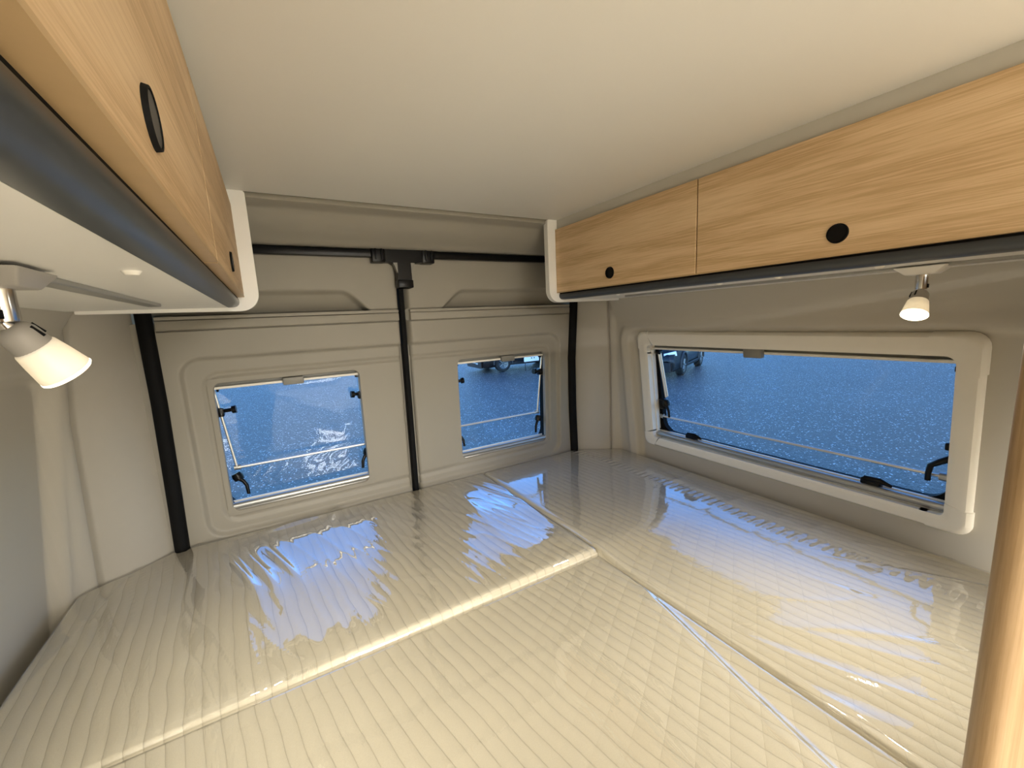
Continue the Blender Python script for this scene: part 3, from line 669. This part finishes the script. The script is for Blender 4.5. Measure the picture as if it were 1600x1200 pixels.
added_shade_panel = empty('wooden_partition', (-.77, -1.56, -1.0)); tag(added_shade_panel, 'added oak panel out of view, shading the left wall', 'partition')  # unseen panel added to keep light off the left wall
prism('panel', [(-.93, -1.58), (-.93, -1.55), (-.50, -1.55), (-.485, -1.565), (-.50, -1.58)], lambda x, y: (x, y, -1.0), lambda x, y: (x+(.16 if x < -.9 and y > -9 else 0), y, .68), 'oak_p', added_shade_panel)

# ------------------------------------------------------------------ cars in the yard
def car(loc, ang, label, plate_front=True):
    root = empty('parked_car', loc); tag(root, label, 'car', 'dark cars parked in the yard')
    mw = Matrix.Translation(loc) @ Matrix.Rotation(ang, 4, 'Z')     # local: front at -X, right-hand flank towards -Y
    L = lambda x, y, z: mw @ Vector((x, y, z))
    # body: lofted sections along the car (x, half width, sill z, waist z, roof z, roof half width)
    prof = [(-.02, .62, .42, .62, .66, .50), (.05, .84, .20, .74, .80, .66), (.45, .92, .20, .92, .98, .74), (1.0, .93, .28, .98, 1.06, .76), (1.32, .93, .28, 1.0, 1.14, .72), (1.95, .93, .28, 1.02, 1.58, .60), (2.6, .93, .28, 1.03, 1.64, .60), (3.4, .93, .28, 1.04, 1.62, .59), (4.0, .92, .30, 1.05, 1.50, .57), (4.35, .88, .34, 1.02, 1.12, .66), (4.45, .78, .45, .92, .98, .60)]
    bm = bmesh.new(); rows = []
    for x, hw, z0, zw, zr, rw in prof:
        half = [(hw*.86, z0), (hw, z0+.14), (hw*1.0, (z0+zw)/2), (hw*.97, zw), (rw, zr-.04), (rw*.8, zr), (0, zr+.012)]
        pts = [(y, z) for y, z in half]+[(-y, z) for y, z in reversed(half[:-1])]
        rows.append([bm.verts.new(L(x, y, z)) for y, z in pts])
    for a_, b_ in zip(rows, rows[1:]):
        n = len(a_)
        for k in range(n): bm.faces.new((a_[k], a_[(k+1) % n], b_[(k+1) % n], b_[k]))
    bm.faces.new(rows[0]); bm.faces.new(rows[-1][::-1])
    ob = bm_put('body', bm, 'carpaint', root, auto=45)
    def panel(nme, quad, m, par=root, th=.012):
        q = [L(*p) for p in quad]; nrm = (q[1]-q[0]).cross(q[2]-q[0]).normalized(); bm = bmesh.new()
        va = [bm.verts.new(p+nrm*th) for p in q]; vb = [bm.verts.new(p-nrm*th) for p in q]; n = len(q)
        bm.faces.new(va); bm.faces.new(vb[::-1])
        for k in range(n): bm.faces.new((va[k], va[(k+1) % n], vb[(k+1) % n], vb[k]))
        return bm_put(nme, bm, m, par)
    panel('windscreen', [(1.42, .66, 1.19), (1.90, .56, 1.53), (1.90, -.56, 1.53), (1.42, -.66, 1.19)], 'carglass')
    for s in (-1, 1):
        panel('side_window', [(1.72, s*.885, 1.06), (2.02, s*.68, 1.50), (2.62, s*.66, 1.55), (2.66, s*.89, 1.07)], 'carglass')
        panel('side_window', [(2.74, s*.89, 1.07), (2.70, s*.66, 1.55), (3.55, s*.65, 1.52), (3.80, s*.88, 1.10)], 'carglass')
        panel('headlight', [(.04, s*.50, .70), (.03, s*.50, .80), (.20, s*.84, .88), (.18, s*.88, .74)], 'headlight', root, .02)
        panel('sill_trim', [(1.15, s*.90, .26), (1.15, s*.945, .36), (3.15, s*.945, .36), (3.15, s*.90, .26)], 'carplastic', root, .02)
        mi = panel('mirror', [(1.55, s*.95, 1.02), (1.55, s*1.12, 1.04), (1.55, s*1.12, 1.18), (1.55, s*.97, 1.16)], 'carpaint', root, .06)
        for x in (.92, 3.62):
            c_ = L(x, s*.80, .35); ax = (L(x, s*1.0, .35)-L(x, 0, .35)).normalized()
            wm = Matrix.Translation(c_) @ ax.to_track_quat('Z', 'Y').to_matrix().to_4x4()
            wh = lathe('wheel', [(.20, .10), (.235, .145), (.31, .148), (.345, .125), (.35, .06), (.35, -.08), (.30, -.10)], 'tyre', root, wm, 28)
            lathe('rim', [(.0, .115), (.05, .125), (.19, .12), (.235, .14), (.24, .13)], 'alloy', wh, wm, 28)
            for k in range(5):
                an = 2*math.pi*k/5; tube('spoke', [wm @ Vector((.04*math.cos(an), .04*math.sin(an), .13)), wm @ Vector((.21*math.cos(an), .21*math.sin(an), .135))], .020, 'greyalu', wh, 6)
            # wheel arch
            bm = bmesh.new(); tube_bm(bm, [L(x+.43*math.cos(t_), s*.925, .36+.43*math.sin(t_)) for t_ in np.linspace(-.1, math.pi+.1, 14)], .045, 8); bm_put('wheel_arch', bm, 'carplastic', root, auto=50)
    panel('grille', [(-.035, .40, .56), (-.035, -.40, .56), (-.015, -.46, .70), (-.015, .46, .70)], 'carplastic')
    panel('bumper', [(-.03, .74, .20), (-.03, -.74, .20), (-.05, -.74, .52), (-.05, .74, .52)], 'carplastic', root, .03)
    panel('number_plate', [(-.085, .26, .39), (-.085, -.26, .39), (-.085, -.26, .50), (-.085, .26, .50)], 'plate', root, .008)
    for y in (-.5, -.42, -.34): panel('fog_light', [(-.085, y-.02, .36), (-.085, y+.02, .36), (-.085, y+.02, .42), (-.085, y-.02, .42)], 'headlight', root, .008)
    return root
car((10.35, 8.05, GZ), math.radians(24), 'dark parked car seen at the top left of the long side window')
car((7.0, 14.55, GZ), math.radians(-3), 'dark parked car seen at the top of the right rear door window')
# white board leaning by the second car
bd = empty('notice_board', (8.97, 13.02, GZ)); tag(bd, 'white board with two dark spots beside the car behind the right rear window', 'board')
box('board', (8.55, 13.0, GZ+.38), (9.40, 13.03, GZ+.70), 'plate', bd, .01)
for x in (8.62, 9.33): tube('leg', [(x, 13.04, GZ), (x, 13.04, GZ+.6)], .015, 'carplastic', bd, 8)
for x in (8.92, 9.05): lathe('spot', [(.0, .004), (.03, .004), (.03, -.002)], 'carplastic', bd, Matrix.Translation((x, 13.0, GZ+.52)) @ Matrix.Rotation(math.pi/2, 4, 'X'), 14)
